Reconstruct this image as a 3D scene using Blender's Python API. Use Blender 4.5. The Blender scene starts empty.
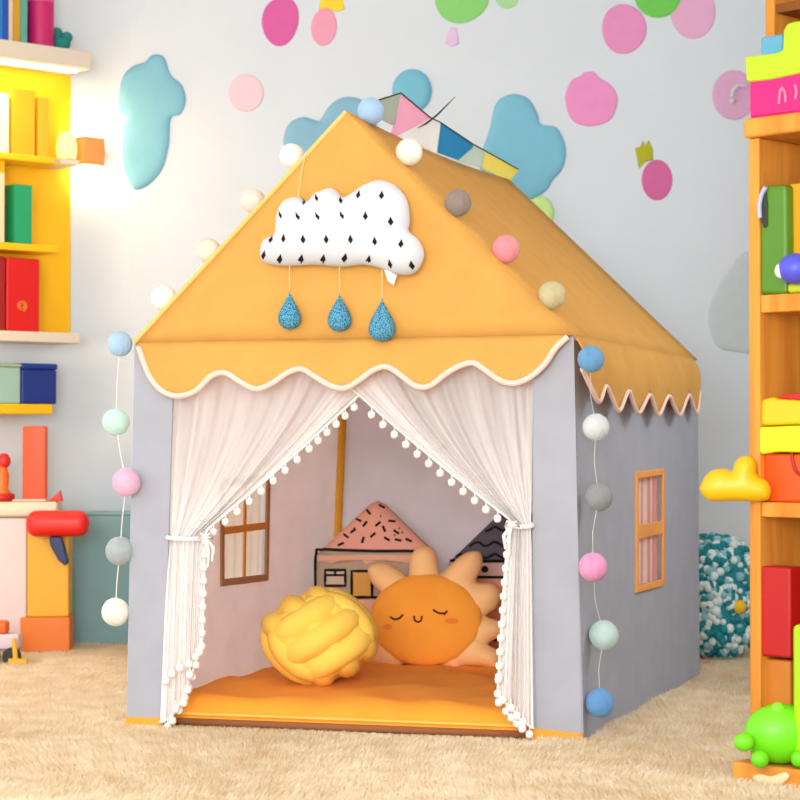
import bpy, math, random
import numpy as np
from mathutils import Vector
random.seed(7); rng = np.random.default_rng(7)
S = bpy.context.scene
COL = S.collection
# ------------------------------------------------------------------ camera model
F = 2100.0; HC = 0.717; PITCH = math.atan(37/F)
CAM = np.array([0, 0, HC])
_Fw = np.array([0, math.cos(PITCH), math.sin(PITCH)]); _Up = np.array([0, -math.sin(PITCH), math.cos(PITCH)])
def A(*v): return np.array(v if len(v) > 1 else v[0], float)
def nrm(v): v = np.asarray(v, float); return v/np.linalg.norm(v)
def ray(px, py): return _Fw + _Up*((400-py)/F) + A(1, 0, 0)*((px-400)/F)
def at(px, py, Y): d = ray(px, py); return CAM + d*(Y/d[1])
def onp(px, py, p0, n): d = ray(px, py); return CAM + d*(np.dot(np.asarray(p0)-CAM, n)/np.dot(d, n))
def flr(px, py, z=0.0): return onp(px, py, (0, 0, z), (0, 0, 1))
def lerp(a, b, t): return a+(b-a)*t
YW = 7.4                                            # back wall
# ------------------------------------------------------------------ materials
def lin(c):
    return tuple(((x/255)/12.92 if x/255 <= .04045 else ((x/255+.055)/1.055)**2.4) for x in c)
def mat(name, c, rough=.75, var=.06, vscale=30, bump=0, bscale=300, sheen=0, trans=0, emit=0, alpha=1, coat=0, c2=None, kind='noise', sss=0):
    m = bpy.data.materials.new(name); m.use_nodes = True
    nt = m.node_tree; N = nt.nodes; L = nt.links
    p = N['Principled BSDF']; out = N['Material Output']
    c = lin(c); cc = (*c, 1)
    tc = N.new('ShaderNodeTexCoord')
    if kind == 'voronoi': tx = N.new('ShaderNodeTexVoronoi'); fac = tx.outputs['Distance']
    elif kind == 'wood':
        mp = N.new('ShaderNodeMapping'); mp.inputs['Scale'].default_value = (1, 1, .08) 
        L.new(tc.outputs['Object'], mp.inputs['Vector'])
        tx = N.new('ShaderNodeTexNoise'); tx.inputs['Detail'].default_value = 6; tx.inputs['Distortion'].default_value = .6
        L.new(mp.outputs[0], tx.inputs['Vector']); fac = tx.outputs['Fac']
    else: tx = N.new('ShaderNodeTexNoise'); tx.inputs['Detail'].default_value = 4; fac = tx.outputs['Fac']
    tx.inputs['Scale'].default_value = vscale
    if kind != 'wood': L.new(tc.outputs['Object'], tx.inputs['Vector'])
    ramp = N.new('ShaderNodeValToRGB'); e = ramp.color_ramp.elements
    if c2 is None:
        e[0].color = (*[x*(1-var) for x in c], 1); e[1].color = (*[min(1, x*(1+var)) for x in c], 1)
        e[0].position = .3; e[1].position = .7
    else:
        e[0].color = (*lin(c2), 1); e[1].color = cc
        if kind == 'voronoi': e[0].position = .55; e[1].position = .25; e[0].color = cc; e[1].color = (*lin(c2), 1)
        else: e[0].position = .35; e[1].position = .65
    L.new(fac, ramp.inputs[0]); L.new(ramp.outputs[0], p.inputs['Base Color'])
    p.inputs['Roughness'].default_value = rough
    p.inputs['Specular IOR Level'].default_value = .5 if coat else .25
    p.inputs['Sheen Weight'].default_value = sheen; p.inputs['Sheen Roughness'].default_value = .6
    p.inputs['Coat Weight'].default_value = coat; p.inputs['Coat Roughness'].default_value = .15
    if sss: p.inputs['Subsurface Weight'].default_value = sss; p.inputs['Subsurface Radius'].default_value = (.03, .02, .01); p.inputs['Subsurface Scale'].default_value = .3
    if emit:
        L.new(ramp.outputs[0], p.inputs['Emission Color']); p.inputs['Emission Strength'].default_value = emit
    if bump:
        b = N.new('ShaderNodeBump'); b.inputs['Strength'].default_value = bump; b.inputs['Distance'].default_value = .004
        t2 = N.new('ShaderNodeTexNoise') if kind != 'voronoi' else N.new('ShaderNodeTexVoronoi')
        t2.inputs['Scale'].default_value = bscale; L.new(tc.outputs['Object'], t2.inputs['Vector'])
        L.new(t2.outputs[0], b.inputs['Height']); L.new(b.outputs[0], p.inputs['Normal'])
    sh = p.outputs[0]
    if trans:
        tr = N.new('ShaderNodeBsdfTranslucent'); L.new(ramp.outputs[0], tr.inputs['Color'])
        mx = N.new('ShaderNodeMixShader'); mx.inputs[0].default_value = trans
        L.new(sh, mx.inputs[1]); L.new(tr.outputs[0], mx.inputs[2]); sh = mx.outputs[0]
    if alpha < 1:
        tp = N.new('ShaderNodeBsdfTransparent'); mx = N.new('ShaderNodeMixShader')
        at_ = N.new('ShaderNodeAttribute'); at_.attribute_name = 'gather'
        ad = N.new('ShaderNodeMath'); ad.operation = 'MULTIPLY_ADD'; ad.use_clamp = True
        L.new(at_.outputs['Fac'], ad.inputs[0]); ad.inputs[1].default_value = 1-alpha; ad.inputs[2].default_value = alpha
        L.new(ad.outputs[0], mx.inputs[0]); L.new(tp.outputs[0], mx.inputs[1]); L.new(sh, mx.inputs[2]); sh = mx.outputs[0]
    L.new(sh, out.inputs['Surface'])
    return m
_mc = {}
def plastic(c, rough=.4):
    k = ('p', tuple(c), rough)
    if k not in _mc: _mc[k] = mat('plastic', tuple(x*.95 for x in c), rough+.1, .03, 8, coat=.08)
    return _mc[k]
def cloth(c, **kw):
    k = ('c', tuple(c), tuple(sorted(kw.items())))
    if k not in _mc: _mc[k] = mat('fabric', c, .9, .04, 12, bump=.15, bscale=900, sheen=.02, **kw)
    return _mc[k]
def paper(c):
    k = ('d', tuple(c))
    if k not in _mc: _mc[k] = mat('sticker', c, .7, .03, 20)
    return _mc[k]
# ------------------------------------------------------------------ mesh builder
class MB:
    def __init__(s): s.v = []; s.f = []; s.m = []
    def add(s, verts, faces, mi=0):
        o = len(s.v); s.v += [tuple(map(float, q)) for q in verts]
        s.f += [tuple(o+i for i in fc) for fc in faces]; s.m += [mi]*len(faces); return s
    def box(s, O, ex, ey, ez, mi=0):
        O, ex, ey, ez = map(A, (O, ex, ey, ez))
        if np.dot(np.cross(ex, ey), ez) < 0: ex, ey = ey, ex
        q = [O, O+ex, O+ex+ey, O+ey]; q += [p+ez for p in q]
        return s.add(q, [(3, 2, 1, 0), (4, 5, 6, 7), (0, 1, 5, 4), (1, 2, 6, 5), (2, 3, 7, 6), (3, 0, 4, 7)], mi)
    def grid(s, P, mi=0, wrap=False):                # P[i][j]
        P = np.asarray(P); n, k = P.shape[:2]; fs = []
        for i in range(n-1):
            for j in range(k if wrap else k-1):
                j2 = (j+1) % k; fs.append((i*k+j, i*k+j2, (i+1)*k+j2, (i+1)*k+j))
        return s.add(P.reshape(-1, 3), fs, mi)
    def tube(s, path, r, n=8, mi=0, closed=False):
        path = [A(p) for p in path]; m = len(path); rings = []
        rr = r if hasattr(r, '__len__') else [r]*m
        up = None
        for i in range(m):
            if closed: t = path[(i+1) % m]-path[i-1]
            else: t = path[min(i+1, m-1)]-path[max(i-1, 0)]
            t = nrm(t)
            if up is None:
                up = A(0, 0, 1) if abs(t[2]) < .9 else A(1, 0, 0)
            up = nrm(up-t*np.dot(up, t)); w = np.cross(t, up)
            rings.append([path[i]+rr[i]*(math.cos(a)*up+math.sin(a)*w) for a in np.linspace(0, 2*math.pi, n, endpoint=False)])
        if closed: rings.append(rings[0])
        s.grid(rings, mi, True)
        if not closed:
            for k, rev in ((0, 1), (m-1, 0)):
                s.add(rings[k], [tuple(range(n))[::-1] if not rev else tuple(range(n))], mi)
        return s
    def sphere(s, c, r, nu=20, nv=12, mi=0, noise=0, axes=None):
        c = A(c); r = A(r) if hasattr(r, '__len__') else A(r, r, r); P = []
        for i in range(nv+1):
            th = math.pi*i/nv; row = []
            for j in range(nu):
                ph = 2*math.pi*j/nu; d = A(math.sin(th)*math.cos(ph), math.sin(th)*math.sin(ph), math.cos(th))
                k = 1+noise*(random.random()-.5)*(0 < i < nv)
                q = d*r*k
                if axes is not None: q = q[0]*axes[0]+q[1]*axes[1]+q[2]*axes[2]
                row.append(c+q)
            P.append(row)
        P = np.array(P)[:, ::-1]
        return s.grid(P, mi, True)
    def prism(s, poly, off, mi=0):                   # poly: list of 3d pts, off: extrude vector
        n = len(poly); poly = [A(p) for p in poly]; off = A(off)
        nn = sum(np.cross(poly[i]-poly[0], poly[(i+1) % n]-poly[0]) for i in range(n))
        if np.dot(nn, off) > 0: poly = poly[::-1]
        s.add(poly+[p+off for p in poly], [tuple(range(n)), tuple(range(2*n-1, n-1, -1))] +
              [((i+1) % n, i, n+i, n+(i+1) % n) for i in range(n)], mi)
        return s
    def lathe(s, c, prof, n=24, mi=0):               # prof list of (r,z)
        c = A(c); P = [[c+A(r*math.cos(a), r*math.sin(a), z) for a in np.linspace(0, 2*math.pi, n, endpoint=False)] for r, z in prof]
        return s.grid(P, mi, True)
    def build(s, name, mats, parent=None, smooth=True, bevel=0, auto=False, loc=None, segs=2, subsurf=0, solid=0):
        if not isinstance(mats, (list, tuple)): mats = [mats]
        o0 = A(loc) if loc is not None else (A(*parent['_w']) if parent is not None and '_w' in parent else A(0, 0, 0))
        if parent is None and loc is None:
            V = np.array(s.v); o0 = (V.min(0)+V.max(0))/2; o0[2] = V[:, 2].min()
        me = bpy.data.meshes.new(name)
        me.from_pydata([tuple(A(q)-o0) for q in s.v], [], s.f)
        for mm in mats: me.materials.append(mm)
        me.polygons.foreach_set('material_index', s.m)
        me.polygons.foreach_set('use_smooth', [bool(smooth)]*len(s.f)); me.update()
        o = bpy.data.objects.new(name, me); COL.objects.link(o)
        if parent is not None:
            o.parent = parent; pw = A(*parent['_w'])
            o.location = o0-pw
            o['_w'] = list(map(float, o0))
        else: o.location = o0; o['_w'] = list(map(float, o0))
        if solid:
            md = o.modifiers.new('solid', 'SOLIDIFY'); md.thickness = solid; md.offset = 0
        if bevel:
            md = o.modifiers.new('bevel', 'BEVEL'); md.width = bevel; md.segments = segs; md.limit_method = 'ANGLE'; md.angle_limit = .6
            me.polygons.foreach_set('use_smooth', [True]*len(s.f)); md.harden_normals = False
            wn = o.modifiers.new('wn', 'WEIGHTED_NORMAL')
        if subsurf:
            md = o.modifiers.new('sub', 'SUBSURF'); md.levels = subsurf; md.render_levels = subsurf
        return o
def tag(o, label, cat, group=None, kind=None):
    o['label'] = label; o['category'] = cat
    if group: o['group'] = group
    if kind: o['kind'] = kind
    return o
def thing(name, label, cat, loc, group=None):
    o = bpy.data.objects.new(name, None); COL.objects.link(o); o.empty_display_size = .05
    o.location = loc; o['_w'] = list(map(float, loc)); return tag(o, label, cat, group)
def struct(mb, name, m, **kw):
    o = mb.build(name, m, **kw); o['kind'] = 'structure'; return o
def copychild(o, parent, wloc):
    c = o.copy(); COL.objects.link(c); c.parent = parent; c.location = A(wloc)-A(*parent['_w']); return c
def spline(pts, n=8, closed=True):
    P = [A(p) for p in pts]; m = len(P); out = []
    for i in range(m if closed else m-1):
        if closed: a, b, c, d = P[i-1], P[i], P[(i+1) % m], P[(i+2) % m]
        else: a, b, c, d = P[max(i-1, 0)], P[i], P[i+1], P[min(i+2, m-1)]
        for k in range(n):
            t = k/n; out.append(.5*((2*b)+(-a+c)*t+(2*a-5*b+4*c-d)*t*t+(-a+3*b-3*c+d)*t**3))
    if not closed: out.append(P[-1])
    return out
def circ(cx, cy, rx, ry, n=28, rot=0, wob=0):
    out = []
    for k in range(n):
        a = 2*math.pi*k/n; w = 1+wob*math.sin(3*a+cx)
        x, y = rx*math.cos(a)*w, ry*math.sin(a)*w
        out.append((cx+x*math.cos(rot)-y*math.sin(rot), cy+x*math.sin(rot)+y*math.cos(rot)))
    return out
class Puffy:                                          # stuffed shape from an outline on a plane
    def __init__(s, px, p0, n, T, D, back=.6, e=2.0, center=None):
        s.n = nrm(n); s.p0 = A(p0); s.U = nrm(np.cross(A(0, 0, 1), s.n)); s.V = np.cross(s.n, s.U)
        s.T, s.D, s.back, s.e = T, D, back, e; s.lift = 0
        s.poly = s.uv(px); s.c = s.uv([center])[0] if center else s.poly.mean(0)
    def uv(s, px):
        return np.array([[np.dot(q-s.p0, s.U), np.dot(q-s.p0, s.V)] for q in (onp(x, y, s.p0, s.n) for x, y in px)])
    def dist(s, q):
        q = np.atleast_2d(q); a = s.poly; b = np.roll(a, -1, 0); ab = b-a
        t = np.clip(((q[:, None]-a)*ab).sum(2)/np.maximum((ab*ab).sum(1), 1e-12), 0, 1)
        return np.sqrt((((a+t[..., None]*ab)-q[:, None])**2).sum(2)).min(1)
    def h(s, q):
        x = np.clip(s.dist(q)/s.D, 0, 1); return s.T*np.sqrt(np.maximum(0, 1-(1-x)**s.e))
    def P(s, uv, hh): return s.p0+uv[:, :1]*s.U+uv[:, 1:]*s.V+np.asarray(hh)[:, None]*s.n
    def body(s, mb, rings=14, mi=0):
        n = len(s.poly); rr = [math.sin(i/rings*math.pi/2) for i in range(rings+1)]
        front = []; bk = []
        for r in rr:
            q = s.c+(s.poly-s.c)*max(r, .001); hh = s.h(q) if r < 1 else np.zeros(n)
            front.append(s.P(q, hh)); bk.append(s.P(q, -hh*s.back))
        P = front+bk[::-1][1:]
        area = np.sum(s.poly[:, 0]*np.roll(s.poly[:, 1], -1)-np.roll(s.poly[:, 0], -1)*s.poly[:, 1])
        P = np.array(P)
        if area < 0: P = P[:, ::-1]
        mb.grid(P, mi, True); return s
    def patch(s, mb, px, mi, eps=.001, rings=3):
        q0 = s.uv(px); c = q0.mean(0); P = []
        for r in np.linspace(.001, 1, rings+1):
            q = c+(q0-c)*r; P.append(s.P(q, s.h(q)+eps))
        area = np.sum(q0[:, 0]*np.roll(q0[:, 1], -1)-np.roll(q0[:, 0], -1)*q0[:, 1])
        P = np.array(P)
        if area < 0: P = P[:, ::-1]
        mb.grid(P, mi, True)
    def stroke(s, mb, px, r, mi, closed=False, n=6, up=0.0):
        q = s.uv(spline(px, n, closed) if n > 1 else px); mb.tube(s.P(q, s.h(q)+r*.3+s.lift), r*1.3, 6, mi, closed)
def dense(pts, n=6):                                   # straight resample of a polygon
    out = []
    for i in range(len(pts)):
        a, b = A(*pts[i]), A(*pts[(i+1) % len(pts)])
        out += [tuple(lerp(a, b, k/n)) for k in range(n)]
    return out
# ------------------------------------------------------------------ setting
M_wall = mat('wall_paint', (216, 226, 236), .9, .012, 6, bump=.05, bscale=200)
M_floor = mat('floor_board', (190, 160, 120), .8, .05, 10)
M_ceil = mat('ceiling_paint', (235, 235, 232), .9, .01, 4)
e_l = A(math.cos(.716), math.sin(.716), 0); b_l = A(-e_l[1], e_l[0], 0)
CORN = at(103, 437, YW); CORN[2] = 0
XR = 2.3; YF = -.6; HT = 2.6
xl = CORN-e_l*1.75
struct(MB().box((-3.2, YF, -.06), (6.4, 0, 0), (0, YW-YF+.12, 0), (0, 0, .06)), 'floor', M_floor, smooth=False)
struct(MB().box((CORN[0]+.0, YW, 0), (XR-CORN[0]+.05, 0, 0), (0, .1, 0), (0, 0, HT)), 'wall_back', M_wall, smooth=False)
RC = .25; TL = RC*math.tan(.716/2); cc_ = A(CORN[0]+TL, YW-RC, 0)       # softly rounded plaster corner
arc = [xl]+[cc_+RC*A(-math.sin(a), math.cos(a), 0) for a in np.linspace(.716, 0, 14)]
G = [[p+A(0, 0, z) for p in arc] for z in (0, HT)]
struct(MB().grid(G[::-1]), 'wall_left', M_wall, smooth=True)
struct(MB().box((XR, YF, 0), (.1, 0, 0), (0, YW-YF, 0), (0, 0, HT)), 'wall_right', M_wall, smooth=False)
struct(MB().box((-3.2, YF, HT), (6.4, 0, 0), (0, YW-YF+.12, 0), (0, 0, .06)), 'ceiling', M_ceil, smooth=False)
struct(MB().box((CORN[0]+.12, YW-.014, 0), (XR-CORN[0]-.12, 0, 0), (0, .014, 0), (0, 0, .03)), 'baseboard_back', M_ceil, smooth=False)
# ------------------------------------------------------------------ tent geometry
FL = flr(127, 725); FR = flr(583, 743); BR = flr(699, 678); BL = FL+(BR-FR)
vf = nrm(FR-FL); nf = nrm(A(vf[1], -vf[0], 0)); vs = nrm(BR-FR); ns = nrm(A(vs[1], -vs[0], 0))   # outward normals
nl = -ns
eFL = onp(135, 343, FL, nf); eFR = onp(572, 335, FR, nf); eBR = at(697, 360, BR[1]-.005)
nb = -nf
eBL = eFL+(eBR-eFR)
apF = onp(347, 112, FL, nf); apB = onp(509, 180, BR, nf)
cen = (FL+FR+BL+BR)/4
def fp(px, py, off=0): return onp(px, py, FL+nf*off, nf)           # on the front plane
def sp(px, py, off=0): return onp(px, py, FR+ns*off, ns)           # on the right side plane
def lp(px, py, off=0): return onp(px, py, FL+nl*off, nl)           # on the left side plane (inside face seen)
def bp(px, py, off=0): return onp(px, py, BR+nf*off, nf)           # on the back plane, off towards viewer
tent = thing('play_tent', 'house-shaped play tent with grey walls and yellow scalloped roof on the carpet', 'tent', (cen[0], cen[1], 0))
M_grey = cloth((180, 182, 193), trans=.15)
M_grey_lit = cloth((252, 246, 251), trans=.5)  # wall grey lightened to near white, bright pinkish interior light put into the colour
M_yel = cloth((238, 184, 96), trans=.3)
M_pip = cloth((242, 206, 192))
M_band = cloth((238, 165, 60))
def wall_grid(a, b, c, d, holes=None, nu=10, nv=10):      # a-b bottom, d-c top, gentle fabric ripple
    return [[lerp(lerp(a, b, j/nu), lerp(d, c, j/nu), i/nv) for j in range(nu+1)] for i in range(nv+1)]
def fpanel(px4):                                      # front panel from pixel corners bl, br, tr, tl
    a, b, c, d = [fp(*p) for p in px4]
    mb = MB(); mb.grid(wall_grid(a, b, c, d)); return mb
fpanel([(127, 719), (163, 722), (174, 372), (135, 343)]).build('front_panel', M_grey, tent, solid=.006, smooth=False)
fpanel([(531, 733), (582, 737), (574, 336), (534, 352)]).build('front_panel', M_grey, tent, solid=.006, smooth=False)
mb = MB(); mb.grid(wall_grid(fp(126, 726, .004), fp(164, 727, .004), fp(164, 718, .004), fp(127, 717, .004)))
mb.build('hem_band', M_band, tent, solid=.01)
mb = MB(); mb.grid(wall_grid(fp(529, 739, .004), fp(583, 743, .004), fp(583, 733.5, .004), fp(530, 728, .004)))
mb.build('hem_band', M_band, tent, solid=.01)
# side walls with real window openings
def holed_wall(proj, corners, hole, off=0):           # pixel corners bl br tr tl on proj plane; hole likewise
    c = [proj(*p, off) if len(p) == 2 else A(p) for p in corners]; h = [proj(*p, off) for p in hole]
    mb = MB()
    for i in range(4):
        j = (i+1) % 4
        mb.grid([[lerp(lerp(c[i], c[j], u), lerp(h[i], h[j], u), w) for u in np.linspace(0, 1, 7)] for w in np.linspace(0, 1, 5)])
    return mb, h
def window_part(h, nrmv, parent, mfr, mcur, mmun, names, th=.02, mid=.5, vbar=True, ow=.022):
    h = [A(q) for q in h]; c = sum(h)/4
    mb = MB()
    out = [q+nrm(q-c)*ow*1.3 for q in h]; inn = [q-nrm(q-c)*.004 for q in h]
    for i in range(4):
        j = (i+1) % 4
        mb.prism([out[i], out[j], inn[j], inn[i]], nrmv*.008)
    fr = mb.build('window_frame', mfr, parent, bevel=.003, solid=0)
    mb = MB(); u = (h[1]-h[0]); v = (h[3]-h[0])
    a = lerp(h[0], h[3], mid); b = lerp(h[1], h[2], mid)
    mb.box(a-nrm(v)*th/2, b-a, nrm(v)*th, nrmv*.006)
    if vbar:
        a = lerp(h[0], h[1], .5); b = lerp(h[3], h[2], .5); mb.box(a-nrm(u)*th*.35, b-a, nrm(u)*th*.7, nrmv*.005)
    mb.build('muntin', mmun, fr, bevel=.002)
    mb = MB(); G = []
    for i in range(9):
        G.append([lerp(lerp(h[0], h[1], t), lerp(h[3], h[2], t), i/8)-nrmv*(.012+.008*math.sin(t*34)) for t in np.linspace(-.02, 1.02, 60)])
    mb.grid(G)
    if isinstance(mcur, list): mb.m = [(k % 59)//3 % 2 for k in range(len(mb.f))]
    mb.build('window_curtain', mcur, fr)
    return fr
rw = [(635.5, 587), (661, 580), (661, 474), (635.5, 478)]
nside = nrm(np.cross(BR-FR, (eFR+eBR)/2-FR)); nside = nside if np.dot(nside, ns) > 0 else -nside
def sp2(px, py, off=0): return onp(px, py, FR+nside*off, nside)
mb, h = holed_wall(sp2, [tuple(FR), tuple(BR), tuple(eBR-A(0, 0, .016)), tuple(eFR-A(0, 0, .012))], rw)
sw = mb.build('side_wall', M_grey, tent, solid=.004, smooth=False)
M_wfr = cloth((238, 160, 80)); M_tan = cloth((190, 140, 100)); M_or = cloth((240, 160, 60))
M_pcur = cloth((232, 170, 160), trans=.4); M_wcur = mat('white_voile', (255, 252, 248), .9, .02, 20, trans=.25)
window_part(h, ns, tent, M_wfr, [M_pcur, cloth((245, 222, 215), trans=.4)], M_wfr, None, th=.036, mid=.5, vbar=False, ow=.018)
lw = [(222, 580), (264, 575), (266, 480), (222, 486)]
mb, h = holed_wall(lp, [tuple(FL), tuple(BL), tuple(eBL), tuple(eFL)], lw)
lwall = mb.build('side_wall', M_grey_lit, tent, solid=.004, smooth=False)
window_part(h, -nl, tent, M_tan, M_wcur, M_or, None, th=.02, mid=.52, ow=.02)
mb = MB(); mb.grid(wall_grid(BL, BR, eBR-A(0, 0, .012), eBL)); mb.add([eBL, eBR-A(0, 0, .012), apB-A(0, 0, .01)], [(0, 1, 2)])
mb.build('back_wall', M_grey_lit, tent, solid=.004, smooth=False)
# roof : two slopes (slightly sagging) + front gable + valances
def slope(a0, a1, e1, e0, sag):
    G = []
    for i in range(13):
        w = i/12; row = []
        for j in range(13):
            t = j/12; p = lerp(lerp(a0, a1, t), lerp(e0, e1, t), w)
            p = p-A(0, 0, 1)*sag*math.sin(math.pi*t)*(1-w); row.append(p)
        G.append(row)
    mb = MB(); mb.grid(G); return mb
slope(apF, apB, eBR, eFR, .014).build('roof_slope', M_yel, tent, solid=.004)
slope(apF, apB, eBL, eFL, .014).build('roof_slope', M_yel, tent, solid=.004)
G = []
for i in range(15):
    w = i/14; L_, R_ = lerp(apF, eFL, w), lerp(apF, eFR, w)
    G.append([lerp(L_, R_, j/14)+nf*(.012*math.sin(math.pi*j/14)*w+.004) for j in range(15)])
mb = MB(); mb.grid(G); mb.build('gable', M_yel, tent, solid=.004)
mb = MB()
mb.tube([lerp(eFL, apF, t)+nf*.006 for t in np.linspace(0, 1, 12)], .006, 8)
mb.build('gable_seam', cloth((242, 196, 112)), tent)
sc = spline([(139, 347), (150, 376), (163, 391), (178, 396), (196, 391), (212, 376), (226, 373), (241, 382), (257, 389), (273, 383), (288, 373), (302, 369),
             (316, 377), (332, 386), (346, 388), (360, 380), (374, 370), (388, 367), (402, 376), (416, 386), (430, 386), (446, 374), (460, 366), (474, 363),
             (488, 372), (502, 381), (516, 383), (532, 376), (546, 363), (556, 348), (568, 337)], 5, False)
def voff(t): return .016+.03*math.sin(math.pi*min(max(t, 0), 1))**.6
n_ = len(sc); G = []
for w in np.linspace(0, 1, 8):
    row = []
    for k, (x, y) in enumerate(sc):
        t = k/(n_-1); xs = (x-135)/(572-135)
        tp = lerp(eFL, eFR, xs)+nf*(.012*math.sin(math.pi*xs)+.006)
        bt = fp(x, y, voff(xs)*1.0)
        row.append(lerp(tp, bt, w)+nf*.006*math.sin(math.pi*w))
    G.append(row)
mb = MB(); mb.grid(G[::-1]); va = mb.build('valance', M_yel, tent, solid=.004)
mb = MB(); mb.tube([A(p)+nf*.003 for p in G[-1]], .0075, 8); mb.build('piping', M_pip, va)
sv = [(581, 369), (590, 388), (598, 402), (604.5, 386), (611, 398), (618, 411), (627, 391), (632, 402), (638, 413), (648, 395), (653, 405), (658, 415), (667, 396), (673, 406), (679, 415), (687.5, 395), (692, 405), (696, 413), (698.5, 392)]
sv = spline(sv, 4, False); G = []; n_ = len(sv)
for w in np.linspace(0, 1, 8):
    row = []
    for k, (x, y) in enumerate(sv):
        bt = sp(x, y, .02); t = np.dot(bt-eFR, vs)/np.dot(eBR-eFR, vs)
        tp = lerp(eFR, eBR, min(max(t, 0), 1))+ns*.006
        row.append(lerp(tp, bt, w)+ns*.014*math.sin(math.pi*w))
    G.append(row)
mb = MB(); mb.grid(G[::-1]); va = mb.build('valance', M_yel, tent, solid=.004)
mb = MB(); mb.tube([A(p)+ns*.003 for p in G[-1]], .006, 8); mb.build('piping', M_pip, va)
# left and back valances (seen from other sides)
pole = MB()
M_pole = mat('pole_sleeve', (236, 170, 50), .7, .05, 20)
for (a, b) in ((BL, eBL), (BR, eBR)):
    off = (vf if a is BL else -vf)*.013+nf*.014
    o = MB().tube([A(a)+off+A(0, 0, .03), A(b)+off-A(0, 0, .02)], .012, 10).build('pole', M_pole, tent)
o = MB().box(FL+A(0, 0, .004)+vs*.02+vf*.02, vf*(np.linalg.norm(FR-FL)-.04), vs*(np.linalg.norm(BR-FR)-.04), (0, 0, .014)).build('floor_sheet', cloth((150, 95, 60)), tent)
# ------------------------------------------------------------------ mattress
W_ = np.linalg.norm(FR-FL); D_ = np.linalg.norm(BR-FR)
nu, nv = 44, 40
def matt_z(s, t):
    ed = min(s, 1-s, 1e9); d = min(s*W_, (1-s)*W_, t*D_, (1-t)*D_)
    x = min(d/.06, 1); base = .022+.05*math.sqrt(max(0, 1-(1-x)**2))
    quilt = -.006*max(0, 1-abs((t*D_) % .3-.15)/.02)
    if x >= 1: base += quilt
    base += (.005*math.sin(9*s*W_+3*math.sin(7*t*D_))+.004*math.sin(17*t*D_+4*s+2*math.sin(11*s))+.003*math.sin(31*s*W_+9*t*D_+3*math.sin(13*t)))*x
    return base
def matt_p(s, t, z): return FL+vf*(.03+(W_-.06)*s)+vs*(.03+(D_-.06)*t)+A(0, 0, z)
ss = [.5-.5*math.cos(math.pi*i/nu) for i in range(nu+1)]; tt = [.5-.5*math.cos(math.pi*i/nv) for i in range(nv+1)]
mb = MB(); mb.grid([[matt_p(s, t, matt_z(s, t)) for s in ss] for t in tt]); mb.grid([[matt_p(s, t, .019) for s in ss[::-1]] for t in tt])
rim = [(s, 0) for s in ss]+[(1, t) for t in tt[1:]]+[(s, 1) for s in ss[::-1][1:]]+[(0, t) for t in tt[::-1][1:-1]]
mb.grid([[matt_p(s, t, .019) for s, t in rim], [matt_p(s, t, .024) for s, t in rim]], 0, True)
M_matt = cloth((255, 160, 52))
mt = mb.build('floor_cushion', M_matt)
tag(mt, 'flat orange quilted floor mattress lying inside the tent', 'mattress')
pth = [matt_p(s, t, .03)+nn*.002 for s, t, nn in [(s, 0, nf) for s in ss]]
MB().tube(pth, .004, 8).build('piping', cloth((255, 190, 90)), mt)
# ------------------------------------------------------------------ cushions
# knotted ball
c = at(319.5, 643, 5.52); R0 = .143
ax = A(.62, -.55, .56); k1 = nrm(A(.12, -1, .12)); k2 = A(.78, .1, .6); k2 = nrm(k2-k1*np.dot(k1, k2)); k3 = np.cross(k1, k2)
mb = MB(); rt = .037; sp_ = .066
fam = [(k1, k2, k3), (k2, k3, k1), (k3, k1, k2)]
for (a, b, w) in fam:
    for q in (-1, 0, 1):
        path = []; rad = []
        for th in np.linspace(0, 2*math.pi, 64, endpoint=False):
            top = math.cos(th)**2-math.sin(th)**2
            r = (R0-rt)*(1.02 if q == 0 else .88)+.010*top
            r *= 1/(abs(math.cos(th))**3+abs(math.sin(th))**3)**(1/3)*.97
            off = q*sp_*(1+.06*top)
            p = r*(math.cos(th)*a+math.sin(th)*b)
            path.append(c+(p+w*off)*A(1, 1, .79)); 
        mb.tube(path, rt, 12, 0, True)
mb.sphere(c, A(1, 1, .8)*R0*.66)
kn = mb.build('knot_cushion', cloth((252, 208, 92)))
zmin = min(v.co.z for v in kn.data.vertices)+kn.location.z
kn.location.z += .060-zmin
tag(kn, 'yellow knotted ball cushion lying on the orange mattress', 'cushion')
# sun cushion
nS = nrm(nf*1.0+A(0, 0, .16)); pS = at(428, 622, 6.02)
pet = spline([(380, 668), (366, 664), (371, 650), (366, 632), (374, 612), (384, 597), (372, 583), (369, 567), (385, 563), (400, 571), (409, 577), (411, 556), (422, 546), (435, 551), (440, 574), (452, 564), (466, 553), (480, 552), (482, 566), (476, 582),
              (494, 584), (501, 594), (496, 608), (486, 616), (501, 622), (503, 634), (488, 644), (500, 652), (498, 668), (480, 666), (462, 666), (458, 671), (430, 664), (424, 670), (405, 664), (398, 670)], 4)
sun = thing('sun_cushion', 'orange sun-shaped cushion with sleeping face propped behind the yellow knot', 'cushion', at(428, 668, 6.02))
pf = Puffy(pet, pS, nS, .045, .045, .9, center=(428, 618)); mb = MB(); pf.body(mb, 16)
mb.build('ray_ring', cloth((255, 202, 142)), sun)
fo = circ(426, 620, 56, 46, 40)
pf = Puffy(fo, pS+nS*.034, nS, .044, .12, .5); mb = MB(); pf.body(mb, 14)
M_line = mat('embroidery', (85, 40, 20), .8)
for pts in ([(394, 618), (399, 620.5), (404, 619), (407, 615.5)], [(437, 611), (442, 614), (448, 614.5), (451, 612)], [(418, 617), (419, 621.5), (422, 623), (425, 621.5), (426, 617)], [(447, 614.5), (449, 616)]):
    pf.stroke(mb, pts, .0022, 1)
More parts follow.
